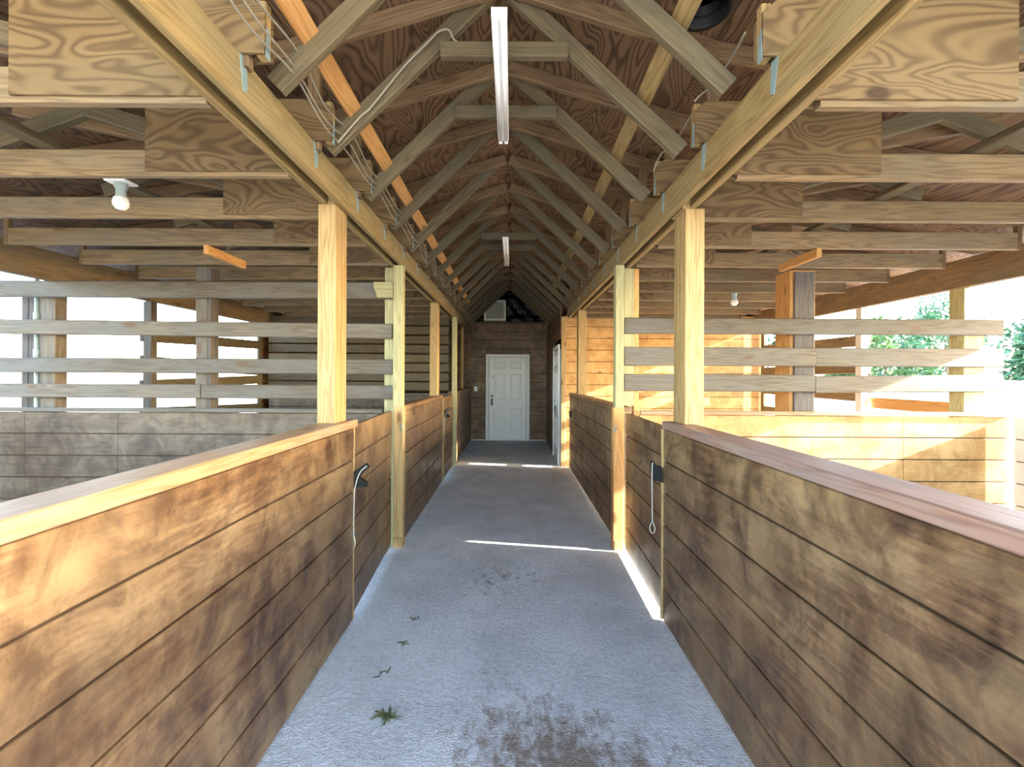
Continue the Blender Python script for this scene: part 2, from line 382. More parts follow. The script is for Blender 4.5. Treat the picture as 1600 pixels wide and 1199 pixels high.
# ------------------------------------------------------------------ aisle walls of grooved siding
def stall_wall(name, label, x, face, y0, y1, mat, capmat, cap=True, seams=(), cap_y1=None, group=None):
    r = empty(name, (x, y0, 0)); 
    siding(r, 'y', 0, 0, y1-y0, 0.02, 6, mat, face, [s_-y0 for s_ in seams])
    out = -face
    box('bottom_plate', min(out*0.03, out*0.115), max(out*0.03, out*0.115), 0, y1-y0, 0.02, 0.06, 'joist', r)
    n = max(2, int((y1-y0)/0.6)+1)
    for i in range(n):
        yy = 0.02+(y1-y0-0.06)*i/(n-1)
        box('stud', min(out*0.03, out*0.115), max(out*0.03, out*0.115), yy, yy+0.038, 0.06, 1.245, 'joist', r)
    if cap: 
        x0, x1 = sorted((face*0.012, out*0.135))
        box('cap_rail', x0, x1, 0, (cap_y1 or y1)-y0, 1.257, 1.308, capmat, r, 0.006)
    tag(r, label, 'stall wall', group); return r
stall_wall('stall_wall', 'brown stained stall wall with pale cap, left foreground of the aisle', XL, 1, -0.15, 2.83, 'siding', 'cap', True, (), 2.87)
stall_wall('stall_wall', 'brown stained stall wall with reddish cap, right foreground of the aisle', XR, -1, -0.15, 2.852, 'siding', 'cap_red', True, ())
stall_wall('stall_wall', 'stained stall wall beyond the left gate, carrying the second left post', XL-0.01, 1, 4.20, 6.50, 'siding', 'siding_far')
stall_wall('stall_wall', 'dark stained stall wall beyond the right gate, ending near the side door', XR+0.01, -1, 4.123, 7.58, 'siding_far', 'siding_far')
stall_wall('stall_wall', 'dark stall wall at far left, reaching the end wall', XL+0.02, 1, 7.80, 10.76, 'siding_far', 'siding_far')

# gates, with latch and pull cable
def gate(label, x, face, y0, y1, mat, strip_near, latch_y, latch_z, flip, full=True):
    r = empty('stall_gate', (x, y0, 0)); L = y1-y0; out = -face
    siding(r, 'y', 0, 0, L, 0.035, 6, mat, face, (), 0.014)
    a, b = sorted((out*0.028, out*0.066))
    box('frame_rail', a, b, 0, L, 0.06, 0.15, 'joist', r); box('frame_rail', a, b, 0, L, 1.12, 1.21, 'joist', r)
    box('frame_stile', a, b, 0.0, 0.09, 0.15, 1.12, 'joist', r); box('frame_stile', a, b, L-0.09, L, 0.15, 1.12, 'joist', r)
    if strip_near:
        c, d = sorted((face*(0.013 if face > 0 else 0.024), out*0.04))
        tag(box('edge_strip', c, d, -0.022, -0.002, 0.02, 1.255, 'pine', r, 0.002), 'pale raw wood edge strip')
    if full:
        ly = latch_y-y0; f = face
        q = [(-0.004, -0.055), (-0.004, 0.05), (0.02, 0.052), (0.085, 0.10), (0.105, 0.075), (0.055, 0.025), (0.045, 0.005), (0.095, -0.025), (0.095, -0.052)] if not flip else \
            [(-0.004, -0.06), (-0.004, 0.04), (0.06, 0.06), (0.075, 0.085), (0.088, 0.08), (0.085, 0.03), (0.078, -0.035)]
        la = extr('latch', [(a*f, b) for a, b in q], 0.034, 'black', r, 'XZ', -0.017); la.location = (0.0, ly, latch_z)
        la['label'] = 'black plastic gravity latch'
        if not flip:
            p = [(0.095*f, -0.02, 0.085), (0.05*f, -0.022, 0.04), (0.022*f, -0.022, -0.05), (0.014*f, -0.018, -0.16), (0.012*f, -0.016, -0.28), (0.012*f, -0.014, -0.36)]
        else:
            p = [(0.083*f, -0.02, 0.08), (0.087*f, -0.022, 0.03), (0.086*f, -0.02, -0.12), (0.084*f, -0.02, -0.26), (0.083*f, -0.02, -0.30)]
        cb = tube('pull_cable', p, 0.0032, 'wire', la); e = Vector(p[-1])
        lp = [e, e+Vector((0.012, -0.012, -0.04)), e+Vector((0.010, -0.01, -0.07)), e+Vector((0, 0.0, -0.082)), e+Vector((-0.010, 0.01, -0.07)), e+Vector((-0.012, 0.012, -0.04)), e]
        tube('loop', lp, 0.003, 'wire', la); lathe('crimp', [(0.006, -0.015), (0.007, -0.012), (0.007, 0.012), (0.006, 0.015)], 'steel', la, e, 8)
    tag(r, label, 'gate'); return r
gate('stall gate with black latch and hanging cable on the left of the aisle', XL-0.012, 1, 2.855, 4.066, 'siding', True, 2.85, 0.925, False).rotation_euler.z = math.radians(3.9)
gate('stall gate with black latch and looped cable on the right of the aisle', XR+0.012, -1, 2.875, 3.968, 'siding', True, 2.87, 0.96, True).rotation_euler.z = math.radians(-1.6)
gate('narrow dark stall gate beyond the second left post', XL-0.005, 1, 6.56, 7.62, 'siding_far', True, 6.60, 1.02, False)
for lab, x, y, f in (('small black latch on the far end of the right stall wall', XR, 7.38, -1),):
    lt = empty('wall_latch', (x, y, 0.95)); extr('latch_plate', [(-0.05, -0.06), (-0.05, 0.06), (0.05, 0.06), (0.07, 0.02), (0.03, -0.06)], 0.02*f, 'black', lt, 'YZ', 0)
    tube('pull_cable', [(0.022*f, 0, 0.03), (0.018*f, 0.01, -0.15), (0.014*f, 0.0, -0.35)], 0.003, 'wire', lt); tag(lt, lab, 'latch')

# ------------------------------------------------------------------ posts
def ply_post(label, xa, xb, ya, yb, z0, side):
    """built-up post: plies side by side; the middle one runs up between the twin beams"""
    r = empty('timber_post', ((xa+xb)/2, (ya+yb)/2, z0)); hx, hy = (xb-xa)/2, (yb-ya)/2
    n = 3; t = (yb-ya)/n
    for i in range(n):
        box('ply', -hx, hx, -hy+i*t+0.0008, -hy+(i+1)*t-0.0008, 0, JB-z0-0.002, 'pine', r, 0.003)
    gm = (-1.085 if side < 0 else 1.055)-(xa+xb)/2
    box('tenon_ply', gm-0.022, gm+0.022, -hy, hy, JB-z0, JB-z0+0.165, 'pine', r)
    tag(r, label, 'post'); return r
ply_post('thick yellow pine post standing on the near left stall wall', -1.165, -1.058, 2.62, 2.80, 1.309, -1)
ply_post('thick yellow pine post standing on the near right stall wall', 1.05, 1.165, 2.66, 2.85, 1.309, 1)
ply_post('pine post standing on the second left stall wall', -1.16, -1.055, 6.18, 6.36, 1.309, -1)
ply_post('pine post standing on the second right stall wall', 1.03, 1.155, 6.82, 6.98, 1.309, 1)
def simple_post(name, label, x0, x1, y0, y1, z0, z1, mat, cat='post', extra=None):
    r = empty(name, ((x0+x1)/2, (y0+y1)/2, z0)); hx, hy = (x1-x0)/2, (y1-y0)/2
    box('shaft', -hx, hx, -hy, hy, 0, z1-z0, mat, r, 0.005)
    if extra: extra(r, hx, hy)
    tag(r, label, cat); return r
def eye(side):
    def f(r, hx, hy):
        tube('hinge_eye', [(side*hx*0.3, -hy-0.004, 1.13), (side*hx*0.8, -hy-0.03, 1.14), (side*hx*1.1, -hy-0.035, 1.11), (side*hx*0.8, -hy-0.03, 1.09), (side*hx*0.4, -hy-0.006, 1.10)], 0.006, 'steel', r)
        bar('base_block', (0, -hy-0.012, 0.0), (0, -hy-0.012, 0.09), 0.02, hx*1.7, 'pine', r, (0, 1, 0))
    return f
simple_post('gate_post', 'pale lower gate post at the far end of the left gate', -1.10, -1.008, 4.07, 4.16, 0, 1.31, 'pine', extra=eye(1))
simple_post('gate_post', 'pale green upright above the left gate post, reaching the beam', -1.107, -1.018, 4.07, 4.158, 1.311, JB, 'treated')
simple_post('gate_post', 'orange gate post at the far end of the right gate, lit low down', 0.937, 1.032, 4.03, 4.12, 0, 1.31, 'pine_orange', extra=eye(-1))
simple_post('gate_post', 'greenish upright above the right gate post, reaching the beam', 0.95, 1.03, 4.03, 4.12, 1.311, JB, 'treated')
simple_post('gate_post', 'pale gate post beyond the narrow left gate', -1.05, -0.97, 7.66, 7.74, 0, JB, 'treated')
simple_post('gate_post', 'slim stud behind the pale gate post at far left', -1.11, -1.06, 8.05, 8.12, 1.31, JB, 'pine')
simple_post('gate_post', 'slim pine stud on the far left wall before the end wall', -1.09, -1.03, 9.3, 9.38, 1.31, JB, 'pine')
# divider end uprights
simple_post('divider_upright', 'pale upright ending the left divider rails', -1.215, -1.118, 4.172, 4.25, -0.02, JB, 'treated')
simple_post('divider_upright', 'pale painted upright ending the right divider rails', 1.06, 1.155, 4.156, 4.196, 1.32, JB, 'treated')
simple_post('divider_upright', 'slim orange stud beside the right divider upright', 1.158, 1.205, 4.172, 4.26, -0.02, JB, 'pine_orange')

# ------------------------------------------------------------------ twin beams along the aisle and outer beams
for s_, xi, nm in ((-1, -1.02, 'left'), (1, 0.985, 'right')):
    for k, (d, lab) in enumerate(((0.0, 'inner'), (0.09, 'outer'))):
        x0, x1 = sorted((xi+s_*d, xi+s_*(d+0.040)))
        o = box('long_beam', x0, x1, Y0, Y1 if s_ < 0 else 7.75, JB, JB+0.178, 'pine_beam', None, 0.006)
        tag(o, f'{lab} of the two long pine beams above the {nm} stall walls', 'beam')
    if s_ > 0:
        o = box('long_beam', xi, xi+0.13, 7.76, Y1, JB, JB+0.178, 'pine_beam', None, 0.006); tag(o, 'short end of the pine beam above the side door', 'beam')
    o = box('outer_beam', *sorted((s_*4.28, s_*4.36)), Y0, Y1, H+0.86, H+1.135, 'joist', None, 0.006)
    tag(o, f'deep weathered beam along the open outer side of the {nm} stalls', 'beam')

# ------------------------------------------------------------------ trusses
def build_truss(s_lab='proto', collar=False):
    r = empty('roof_truss', (0, 0, JB))
    T = 0.038
    for s_ in (-1, 1):
        X = lambda a: RX+s_*a if a < 0.7 else s_*a
        # bottom chord over the stall
        bar('bottom_chord', (s_*1.155, T/2, 0.0675), (s_*4.0, T/2, 0.0675), 0.135, T, 'joist', r)
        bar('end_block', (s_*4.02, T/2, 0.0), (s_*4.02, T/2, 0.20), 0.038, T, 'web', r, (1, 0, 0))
        # top chord in two runs
        k = 0.047
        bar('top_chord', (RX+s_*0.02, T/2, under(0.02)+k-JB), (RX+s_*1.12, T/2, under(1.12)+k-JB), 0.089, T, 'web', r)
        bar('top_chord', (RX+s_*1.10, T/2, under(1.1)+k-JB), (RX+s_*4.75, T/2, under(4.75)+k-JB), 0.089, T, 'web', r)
        # webs
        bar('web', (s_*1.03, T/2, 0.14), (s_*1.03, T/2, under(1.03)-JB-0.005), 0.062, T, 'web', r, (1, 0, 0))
        bar('web', (s_*1.5, T/2, 0.135), (s_*2.22, T/2, 0.355), 0.085, T, 'grey_lumber', r)
        bar('web', (s_*2.20, T/2, 0.36), (s_*2.68, T/2, 0.175), 0.085, T, 'grey_lumber', r)
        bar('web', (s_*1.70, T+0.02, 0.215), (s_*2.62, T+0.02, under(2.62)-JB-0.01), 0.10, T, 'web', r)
        # plywood gussets on both faces, filler between
        oe = 1.152 if s_ < 0 else 1.117
        for yy in (-0.0125, T+0.0005):
            g_ = [(oe, 0.02), (1.885, 0.02), (1.885, 0.39), (0.985, 0.39), (0.93, 0.345), (0.93, 0.18), (oe, 0.18)]
            extr('gusset', [(s_*(a-1.4), b-0.2) for a, b in g_], 0.012, 'gusset', r, 'XZ', -0.006).location = (s_*1.4, yy+0.006, 0.2)
        bar('filler', (s_*0.95, T/2, 0.18), (s_*0.95, T/2, 0.385), 0.036, T, 'pine', r, (1, 0, 0))
        # galvanised strap from gusset down to the beam
        xi = -1.02 if s_ < 0 else 0.985
        extr('strap', [(-0.020, 0.175), (0.024, 0.180), (0.030, 0.06), (0.004, 0.045)], 0.0025, 'steel', r, 'YZ', (xi+0.0006) if s_ < 0 else xi-0.0031)
        extr('strap', [(-0.012, 0.165), (0.018, 0.165), (0.012, 0.27), (-0.004, 0.285)], 0.0025, 'steel', r, 'YZ', s_*0.9265)
        # steep aisle member fixed to the back of the gusset
        a0, h0, a1 = (0.96 if s_ < 0 else 0.915), 1.175, 0.03
        h1 = h0+(a0-a1)*0.955
        bar('rafter_leg', (s_*a0+RX*0.5, T+0.035, h0+0.02+H-JB), (RX+s_*a1, T+0.035, h1+0.02+H-JB), 0.089, 0.042, 'grey_lumber', r)
    return r
proto = build_truss()
ordw = ['nearest', 'second', 'third', 'fourth', 'fifth', 'sixth', 'seventh', 'eighth', 'ninth', 'tenth', 'eleventh', 'twelfth', 'thirteenth', 'fourteenth', 'fifteenth']
COLLAR = {1: 'its collar carrying the near strip light', 2: 'its collar at the far end of the near strip light', 6: 'its collar carrying the far strip light', 7: 'its collar at the far end of the far strip light'}
for n in range(0, 15):
    r = proto if n == 0 else copy_tree(proto)
    r.location = (0, truss_y(n), JB)
    if n == 0: near_legs = [c for c in r.children if c.name.startswith('rafter_leg')]
    lab = f'{ordw[n]} roof truss in view counting back from the entrance'
    if n == 0: lab = 'nearest roof truss, its big plywood gussets cut by the top of the frame'
    if n in COLLAR:
        lab = f'{ordw[n]} roof truss, {COLLAR[n]}'
        hh = 1.655 if n in (1, 6) else 1.70
        bar('collar_tie', (RX-0.33, 0.035+0.0, hh+0.04+H-JB), (RX+0.33, 0.035+0.0, hh+0.04+H-JB), 0.078, 0.042, 'grey_lumber', r)
        r.children[-1].location.y = 0.038+0.08
    tag(r, lab, 'roof truss', 'roof trusses over the aisle')

for c in near_legs: c.location.y += 0.10
# long lateral braces on the steep members and stall chords
def steep_top(a): return H+1.175+0.02+(0.96-a)*0.955+0.068
for s_, a, mat, lab in ((-1, 0.84, 'pine_orange', 'bright orange brace running along the left side of the aisle ceiling'), (1, 0.71, 'pine_beam', 'yellow brace running along the right side of the aisle ceiling')):
    d = Vector((s_*0.72, 0, -0.69)); p = Vector((s_*a, 0, steep_top(a)+0.014))
    o = bar('lateral_brace', (p.x, 1.0, p.z), (p.x, 8.6, p.z), 0.085, 0.028, mat, None, d); tag(o, lab, 'brace')
for s_, lab in ((-1, 'grey lateral brace lying on the left stall joists'), (1, 'grey lateral brace lying on the right stall joists')):
    o = bar('lateral_brace', (s_*2.40, 0.9, JB+0.155), (s_*2.40, 7.2, JB+0.155), 0.089, 0.036, 'grey_lumber', None, (1, 0, 0)); tag(o, lab, 'brace')
for s_, lab in ((-1, 'reddish nailing block under the joists beside the left divider post'), (1, 'orange nailing block under the joists beside the right divider post')):
    o = bar('nailing_block', (s_*2.42, 3.46, JB-0.036), (s_*2.42, 3.95, JB-0.036), 0.07, 0.04, 'pine_orange'); tag(o, lab, 'block')

# ------------------------------------------------------------------ stall dividers
def divider(label, y, s_, xa, xb, rails, mat, capmat, seams, railmat='rail', extra=True, n=6):
    r = empty('stall_divider', (s_*xa, y, 0)); x0, x1 = sorted((0.0, s_*(xb-xa)))
    siding(r, 'x', 0, x0, x1, 0.0, n, mat, -1, [s_*(q-xa) for q in seams])
    box('cap_rail', x0, x1, -0.03, 0.015, n*BH+0.002, n*BH+0.04, capmat, r)
    for z0, z1, e0, e1, dz in rails:
        p0 = s_*(e0-xa); p1 = s_*(e1-xa); zc = (z0+z1)/2
        bar('rail', (p0, -0.005, zc-dz/2), (p1, -0.005, zc+dz/2), z1-z0, 0.036, railmat, r, (0, 0, 1), 0.008)
    tag(r, label, 'stall divider'); return r
divider('left stall divider with four weathered rails over grooved plywood', DV+0.02, -1, 1.22, 5.2,
        [(2.315, 2.47, 1.12, 5.2, 0.0), (1.955, 2.095, 1.13, 5.2, 0.03), (1.605, 1.745, 1.12, 5.2, 0.0), (1.37, 1.50, 1.12, 2.92, 0.0), (1.37, 1.50, 2.93, 5.2, 0.0)], 'siding_grey', 'rail', (3.72, 4.6))
_ld = [o for o in bpy.data.objects if o.name == 'stall_divider'][0]
nb = extr('notched_block', [(-0.075, 0.075), (0.105, 0.075), (0.105, -0.07), (-0.04, -0.07), (-0.055, -0.02), (-0.075, 0.03)], 0.03, 'treated', _ld, 'XZ', -0.055); nb.location = (0.0, 0, 2.39)
nb['label'] = 'pale notched block at the top rail end'
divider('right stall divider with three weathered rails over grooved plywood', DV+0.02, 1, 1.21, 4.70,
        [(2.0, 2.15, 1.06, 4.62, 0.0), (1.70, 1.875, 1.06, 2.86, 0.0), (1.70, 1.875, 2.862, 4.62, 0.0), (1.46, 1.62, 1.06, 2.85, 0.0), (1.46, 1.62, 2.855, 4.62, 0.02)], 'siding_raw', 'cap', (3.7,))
divider('far left stall divider of close weathered boards', 7.76, -1, 1.12, 4.3,
        [(1.33+0.165*i, 1.33+0.165*i+0.145, 1.12, 4.3, 0.01) for i in range(8)], 'siding_grey', 'rail', (3.5,), 'grey_lumber')
# divider posts
def darkboard(dx):
    def f(r, hx, hy):
        box('dark_board', dx-0.05, dx+0.05, -hy-0.034, -hy-0.001, 0, 2.6, 'dark_lumber', r)
    return f
r = simple_post('divider_post', 'weathered post with dark side board behind the left divider rails', -3.02, -2.91, 4.18, 4.30, -0.02, JB, 'rail')
box('dark_board', 0.056, 0.09, -0.06, 0.06, 0.0, JB+0.015, 'dark_lumber', r)
r = simple_post('divider_post', 'orange post with a charcoal board behind the right divider rails', 2.66, 2.90, 4.20, 4.44, -0.02, JB, 'pine_orange')
box('dark_board', -0.09, 0.10, -0.145, -0.121, 0.0, JB+0.0, 'dark_lumber', r)
# outer posts and side rails
simple_post('outer_post', 'pale yellow outer post where the right divider meets the outer beam', 4.30, 4.50, 4.172, 4.32, -0.05, H+0.858, 'treated')
simple_post('outer_post', 'blue grey outer post where the left divider meets the outer beam', -4.50, -4.36, 4.18, 4.30, -0.05, H+0.858, 'rail')
simple_post('outer_post', 'slim pale outer post beyond the right divider', 4.28, 4.37, 5.38, 5.47, -0.05, H+0.858, 'picket')
simple_post('outer_post', 'slim grey outer post beyond the left divider', -4.38, -4.28, 5.20, 5.29, -0.05, H+0.858, 'rail')
def side_rails(label, x, y0, y1, zs, mat, sag=0.0):
    r = empty('side_fence', (x, y0, 0))
    for i, z in enumerate(zs):
        bar('rail', (0, 0, z), (0, y1-y0, z-sag*(1 if i % 2 else -0.6)), 0.14, 0.036, mat, r, (0, 0, 1), 0.008)
    box('end_stud', -0.02, 0.02, y1-y0-0.09, y1-y0, -0.05, H+0.85, mat, r)
    tag(r, label, 'fence')
side_rails('side fence of orange brown boards closing the second right stall', 4.40, 5.40, 7.72, (2.06, 1.72, 1.36, 1.05, 0.7, 0.35), 'joist', 0.03)
side_rails('side fence of dark sagging boards closing the second left stall', -4.41, 5.21, 7.70, (2.05, 1.75, 1.45, 1.12, 0.8, 0.4), 'grey_lumber', 0.10)
o = bar('low_board', (4.42, 4.34, 1.29), (4.42, 5.38, 1.29), 0.13, 0.036, 'pine_orange'); tag(o, 'orange brown board fixed low between the two right outer posts', 'board')
# low outer walls of the near stalls
for s_, lab, x in ((1, 'low outer wall of the near right stall', 4.70), (-1, 'low outer wall of the near left stall', -4.9)):
    r = empty('outer_stall_wall', (x, Y0, 0)); siding(r, 'y', 0, 0, 4.30 if s_ > 0 else 4.24, 0.0, 6, 'picket' if s_ > 0 else 'siding_grey', -s_)
    tag(r, lab, 'stall wall')
# ------------------------------------------------------------------ end walls, tack room walls and doors
def wall(name, axis, fixed, a0, a1, z1, mat, face, holes=(), seams=()):
    r = empty(name, (fixed, a0, 0) if axis == 'y' else (a0, fixed, 0)); n = int(round(z1/BH))
    segs = [(a0, a1, 0, n)]
    for (h0, h1, hz) in holes:
        k = int(math.ceil(hz/BH)); new = []
        segs = [(a0, h0, 0, k), (h1, a1, 0, k), (a0, a1, k, n)]
    for b0, b1, k0, k1 in segs:
        if b1-b0 < 0.02: continue
        siding(r, axis, 0, b0-a0, b1-a0, k0*BH, k1-k0, mat, face, [s_-a0 for s_ in seams])
    tag(r, kind='structure'); return r, n*BH
DX0, DX1 = -0.66, 0.45
we, weh = wall('wall_back', 'x', Y1, -1.12, 0.86, H+1.22, 'siding_far', -1, ((DX0, DX1, 2.1),), (-0.4,))
wl_, _ = wall('wall_back_left', 'x', Y1, -4.5, -1.125, H+1.22, 'siding_far', -1)
TY = 7.77
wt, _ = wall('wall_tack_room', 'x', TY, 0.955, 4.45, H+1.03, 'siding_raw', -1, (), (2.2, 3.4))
SX = 0.855
ws, _ = wall('wall_right', 'y', SX, TY, Y1-0.02, H+1.22, 'siding_far', -1, ((TY+0.02, TY+1.08, 2.17),))
wo, _ = wall('wall_left', 'y', -4.42, 7.75, Y1, H+1.0, 'siding_far', 1)
o = box('trim_1', 0.872, 0.952, TY-0.022, TY+0.018, 0, H+1.05, 'pine', None); tag(o, kind='structure')
o = box('trim_2', 4.42, 4.50, TY-0.03, TY-0.018, -0.05, H+0.85, 'picket'); tag(o, kind='structure')
for k_, (xa, xb) in enumerate(((-1.0, DX0-0.01), (DX1+0.01, 0.85))):
    o = box(f'baseboard_back_{k_+1}', xa, xb, Y1-0.016, Y1-0.001, 0.0, 0.022, 'white'); tag(o, kind='structure')

def panel_door(name, w_, h_, loc, rotz, handle, lock=True):
    """six panel white door in a cased frame; faces local -Y"""
    r = empty(name, loc); r.rotation_euler.z = rotz; cw = 0.075
    fr = box('casing', -w_/2-cw, -w_/2, -0.03, 0.0, 0, h_+cw, 'white', r); box('casing', w_/2, w_/2+cw, -0.03, 0.0, 0, h_+cw, 'white', r)
    box('casing', -w_/2, w_/2, -0.03, 0.0, h_, h_+cw, 'white', r)
    box('threshold', -w_/2, w_/2, -0.02, 0.05, 0, 0.02, 'white', r)
    g_ = 0.006; W = w_-2*g_
    sl = box('slab', -W/2, W/2, 0.008, 0.042, 0.022, h_-g_, 'white', r, 0.002)
    sx = W*0.13; pw = (W-3*sx)/2
    rows = [(0.10, 0.39), (0.475, 0.80), (0.85, 0.945)]
    for (p, q) in rows:
        for c in (-1, 1):
            xc = c*(sx/2+pw/2); z0 = 0.022+h_*p; z1 = 0.022+h_*(q-0.01)
            # moulded panel: raised rim plus raised field
            t = 0.026
            for nm, a in (('panel_rim', (xc-pw/2, xc-pw/2+t, z0, z1)), ('panel_rim', (xc+pw/2-t, xc+pw/2, z0, z1)), ('panel_rim', (xc-pw/2+t, xc+pw/2-t, z0, z0+t)), ('panel_rim', (xc-pw/2+t, xc+pw/2-t, z1-t, z1))):
                box(nm, a[0], a[1], -0.014, 0.008, a[2], a[3], 'white', r, 0.008)
            box('panel_field', xc-pw/2+0.055, xc+pw/2-0.055, -0.008, 0.008, z0+0.05, z1-0.05, 'white', r, 0.006)
    hx = handle*(W/2-0.07)
    esc = box('handle_plate', hx-0.022, hx+0.022, -0.008, 0.008, 0.86, 1.03, 'iron', r)
    tube('handle_grip', [(0, -0.016, 0.99-0.945), (0, -0.055, 0.97-0.945), (0, -0.06, 0.90-0.945), (0, -0.055, 0.78-0.945), (0, -0.02, 0.74-0.945)], 0.011, 'iron', esc)
    esc.children[0].matrix_parent_inverse = esc.matrix_local.inverted() @ Matrix.Translation((hx, 0, 0.945))
    d = lathe('deadbolt', [(0.030, -0.014), (0.032, 0.0), (0.032, 0.008)], 'steel', r, (hx, 0.0, 1.09), 16, 'Y')
    lathe('keyhole', [(0.010, -0.020), (0.012, -0.013)], 'iron', d, (0, 0, 0), 10, 'Y')
    if lock: lathe('peephole', [(0.012, -0.004), (0.013, 0.008)], 'iron', r, (hx+0.02, 0.0, 1.56), 10, 'Y')
    tag(r, kind='structure'); return r
panel_door('door_1', 0.93, 2.045, (-0.105, Y1-0.004, 0), 0, -1)
panel_door('door_2', 0.90, 2.085, (SX-0.004, TY+0.55, 0), -math.pi/2, -1, False)

o = box('wall_back_outer', -4.5, 4.5, 11.02, 11.08, -0.05, H+1.25, 'siding_far'); tag(o, kind='structure')
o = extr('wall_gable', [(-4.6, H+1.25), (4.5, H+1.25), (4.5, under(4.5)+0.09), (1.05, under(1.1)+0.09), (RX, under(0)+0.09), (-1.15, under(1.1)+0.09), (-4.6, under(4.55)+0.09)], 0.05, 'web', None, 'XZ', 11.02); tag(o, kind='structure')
o = box('wall_right_outer', 4.462, 4.5, TY+0.03, 11.01, -0.05, H+1.1, 'siding_far'); tag(o, kind='structure')
# gable space above the end wall: dark sheeting, duct and return-air box
gs_ = []
N = 22
vs = []; fs = []
for i in range(N+1):
    x = -1.12+2.2*i/N
    top = under(abs(x-RX))+0.02
    for j in range(13):
        z = weh-0.02+(top-weh+0.02)*j/12
        vs.append((x, Y1+0.10+0.035*math.sin(i*1.7+j*0.9)+random.uniform(-0.025, 0.025), z))
for i in range(N):
    for j in range(12): fs.append((i*13+j, (i+1)*13+j, (i+1)*13+j+1, i*13+j+1))
o = mesh_obj('black_sheeting', vs, fs, 'sheet', None, True); tag(o, 'crinkled black sheeting closing the gable above the end wall', 'sheeting')
md = o.modifiers.new('thick', 'SOLIDIFY'); md.thickness = 0.004
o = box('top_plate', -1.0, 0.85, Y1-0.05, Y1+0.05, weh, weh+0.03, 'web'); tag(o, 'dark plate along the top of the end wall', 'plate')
ab = empty('air_box', (-0.42, Y1-0.12, weh+0.032))
box('cabinet', -0.26, 0.26, -0.14, 0.14, 0, 0.50, 'foil', ab, 0.012); box('filter_panel', -0.215, 0.215, -0.155, -0.141, 0.05, 0.45, 'filter', ab)
for a in ((-0.26, 0.26, 0.0, 0.05), (-0.26, 0.26, 0.45, 0.50), (-0.26, -0.215, 0.05, 0.45), (0.215, 0.26, 0.05, 0.45)):
    box('flange', a[0], a[1], -0.16, -0.142, a[2], a[3], 'foil', ab)
tag(ab, 'silver return air box with grey filter sitting above the end door', 'air box')
def flex(label, pts, r):
    P = [Vector(p) for p in pts]; prof = []
    q = []
    for i in range(len(P)-1):
        for k in range(14): q.append(P[i].lerp(P[i+1], k/14))
    q.append(P[-1]); vs = []; fs = []; sg = 12
    for i, p in enumerate(q):
        d = (q[min(i+1, len(q)-1)]-q[max(i-1, 0)]).normalized(); n0 = d.cross(Vector((0, 0, 1)) if abs(d.z) < 0.9 else Vector((1, 0, 0))).normalized(); b = d.cross(n0)
        rr = r*(1.0 if i % 2 else 0.88)
        for k in range(sg):
            an = 2*math.pi*k/sg; vs.append(tuple(p+(n0*math.cos(an)+b*math.sin(an))*rr))
    for i in range(len(q)-1):
        for k in range(sg): fs.append((i*sg+k, i*sg+(k+1) % sg, (i+1)*sg+(k+1) % sg, (i+1)*sg+k))
    o = mesh_obj('flexible_duct', vs, fs, 'sheet', None, True); tag(o, label, 'duct')
flex('black corrugated duct running left from the air box', [(-0.69, Y1-0.1, weh+0.2), (-0.8, Y1-0.1, weh+0.18), (-1.0, Y1-0.08, weh+0.14)], 0.075)
flex('black corrugated duct rising from the air box toward the ridge', [(-0.30, Y1-0.07, weh+0.62), (-0.15, Y1-0.06, weh+0.72), (0.06, Y1-0.04, weh+0.74)], 0.07)
# switch box and conduit left of the end door
sb = empty('switch_box', (-0.885, Y1-0.003, 1.27)); box('cover', -0.045, 0.045, -0.045, 0, -0.06, 0.06, 'tube', sb, 0.006)
box('toggle', -0.008, 0.008, -0.058, -0.046, -0.015, 0.02, 'white', sb, 0.002)
tube('conduit', [(0, -0.015, 0.06), (0, -0.015, weh-1.29)], 0.011, 'cable', sb, 8, 1); tag(sb, 'pale switch box with conduit left of the end door', 'switch')

# ------------------------------------------------------------------ strip lights, bulbs
def strip(label, x, y0, y1, z):
    r = empty('strip_light', (x, y0, z)); L = y1-y0
    prof = [(-0.036, 0.0), (-0.036, 0.045), (0.036, 0.045), (0.036, 0.0), (0.022, -0.004), (-0.022, -0.004)]
    extr('channel', prof, L, 'tube', r, 'XZ', 0)
    for sx in (-1, 1):
        tube('lamp_tube', [(sx*0.019, 0.03, -0.012), (sx*0.019, L-0.02, -0.012)], 0.0125, 'tube', r, 10, 1)
        box('socket', sx*0.019-0.012, sx*0.019+0.012, 0.0, 0.03, -0.026, -0.003, 'white', r); box('socket', sx*0.019-0.012, sx*0.019+0.012, L-0.02, L, -0.026, -0.003, 'white', r)
    tag(r, label, 'strip light'); return r
strip('white twin tube strip light hanging from the nearest collar ties', -0.066, 1.96, 2.99, H+1.603)
strip('small white strip light farther back under the aisle ridge', -0.085, 5.20, 6.30, H+1.60)
def lamp(label, x, y, z, plate):
    r = empty('bulb_holder', (x, y, z))
    if plate: bar('base_plate', (-0.062, 0, -0.006), (0.062, 0, -0.006), 0.10, 0.012, 'tube', r, (0, 1, 0))
    lathe('socket', [(0.034, -0.012), (0.036, -0.03), (0.026, -0.05), (0.026, -0.085), (0.031, -0.095)], 'pvc', r, (0, 0, 0), 16)
    lathe('bulb', [(0.022, -0.088), (0.036, -0.10), (0.042, -0.125), (0.040, -0.145), (0.026, -0.165), (0.006, -0.171)], 'bulb', r, (0, 0, 0), 16)
    tag(r, label, 'light bulb')
lamp('bare bulb in a white holder under the left stall brace', -2.36, 2.64, JB+0.136, True)
lamp('small bare bulb under the joists of the second right stall', 2.69, 5.315, JB+0.011, False)

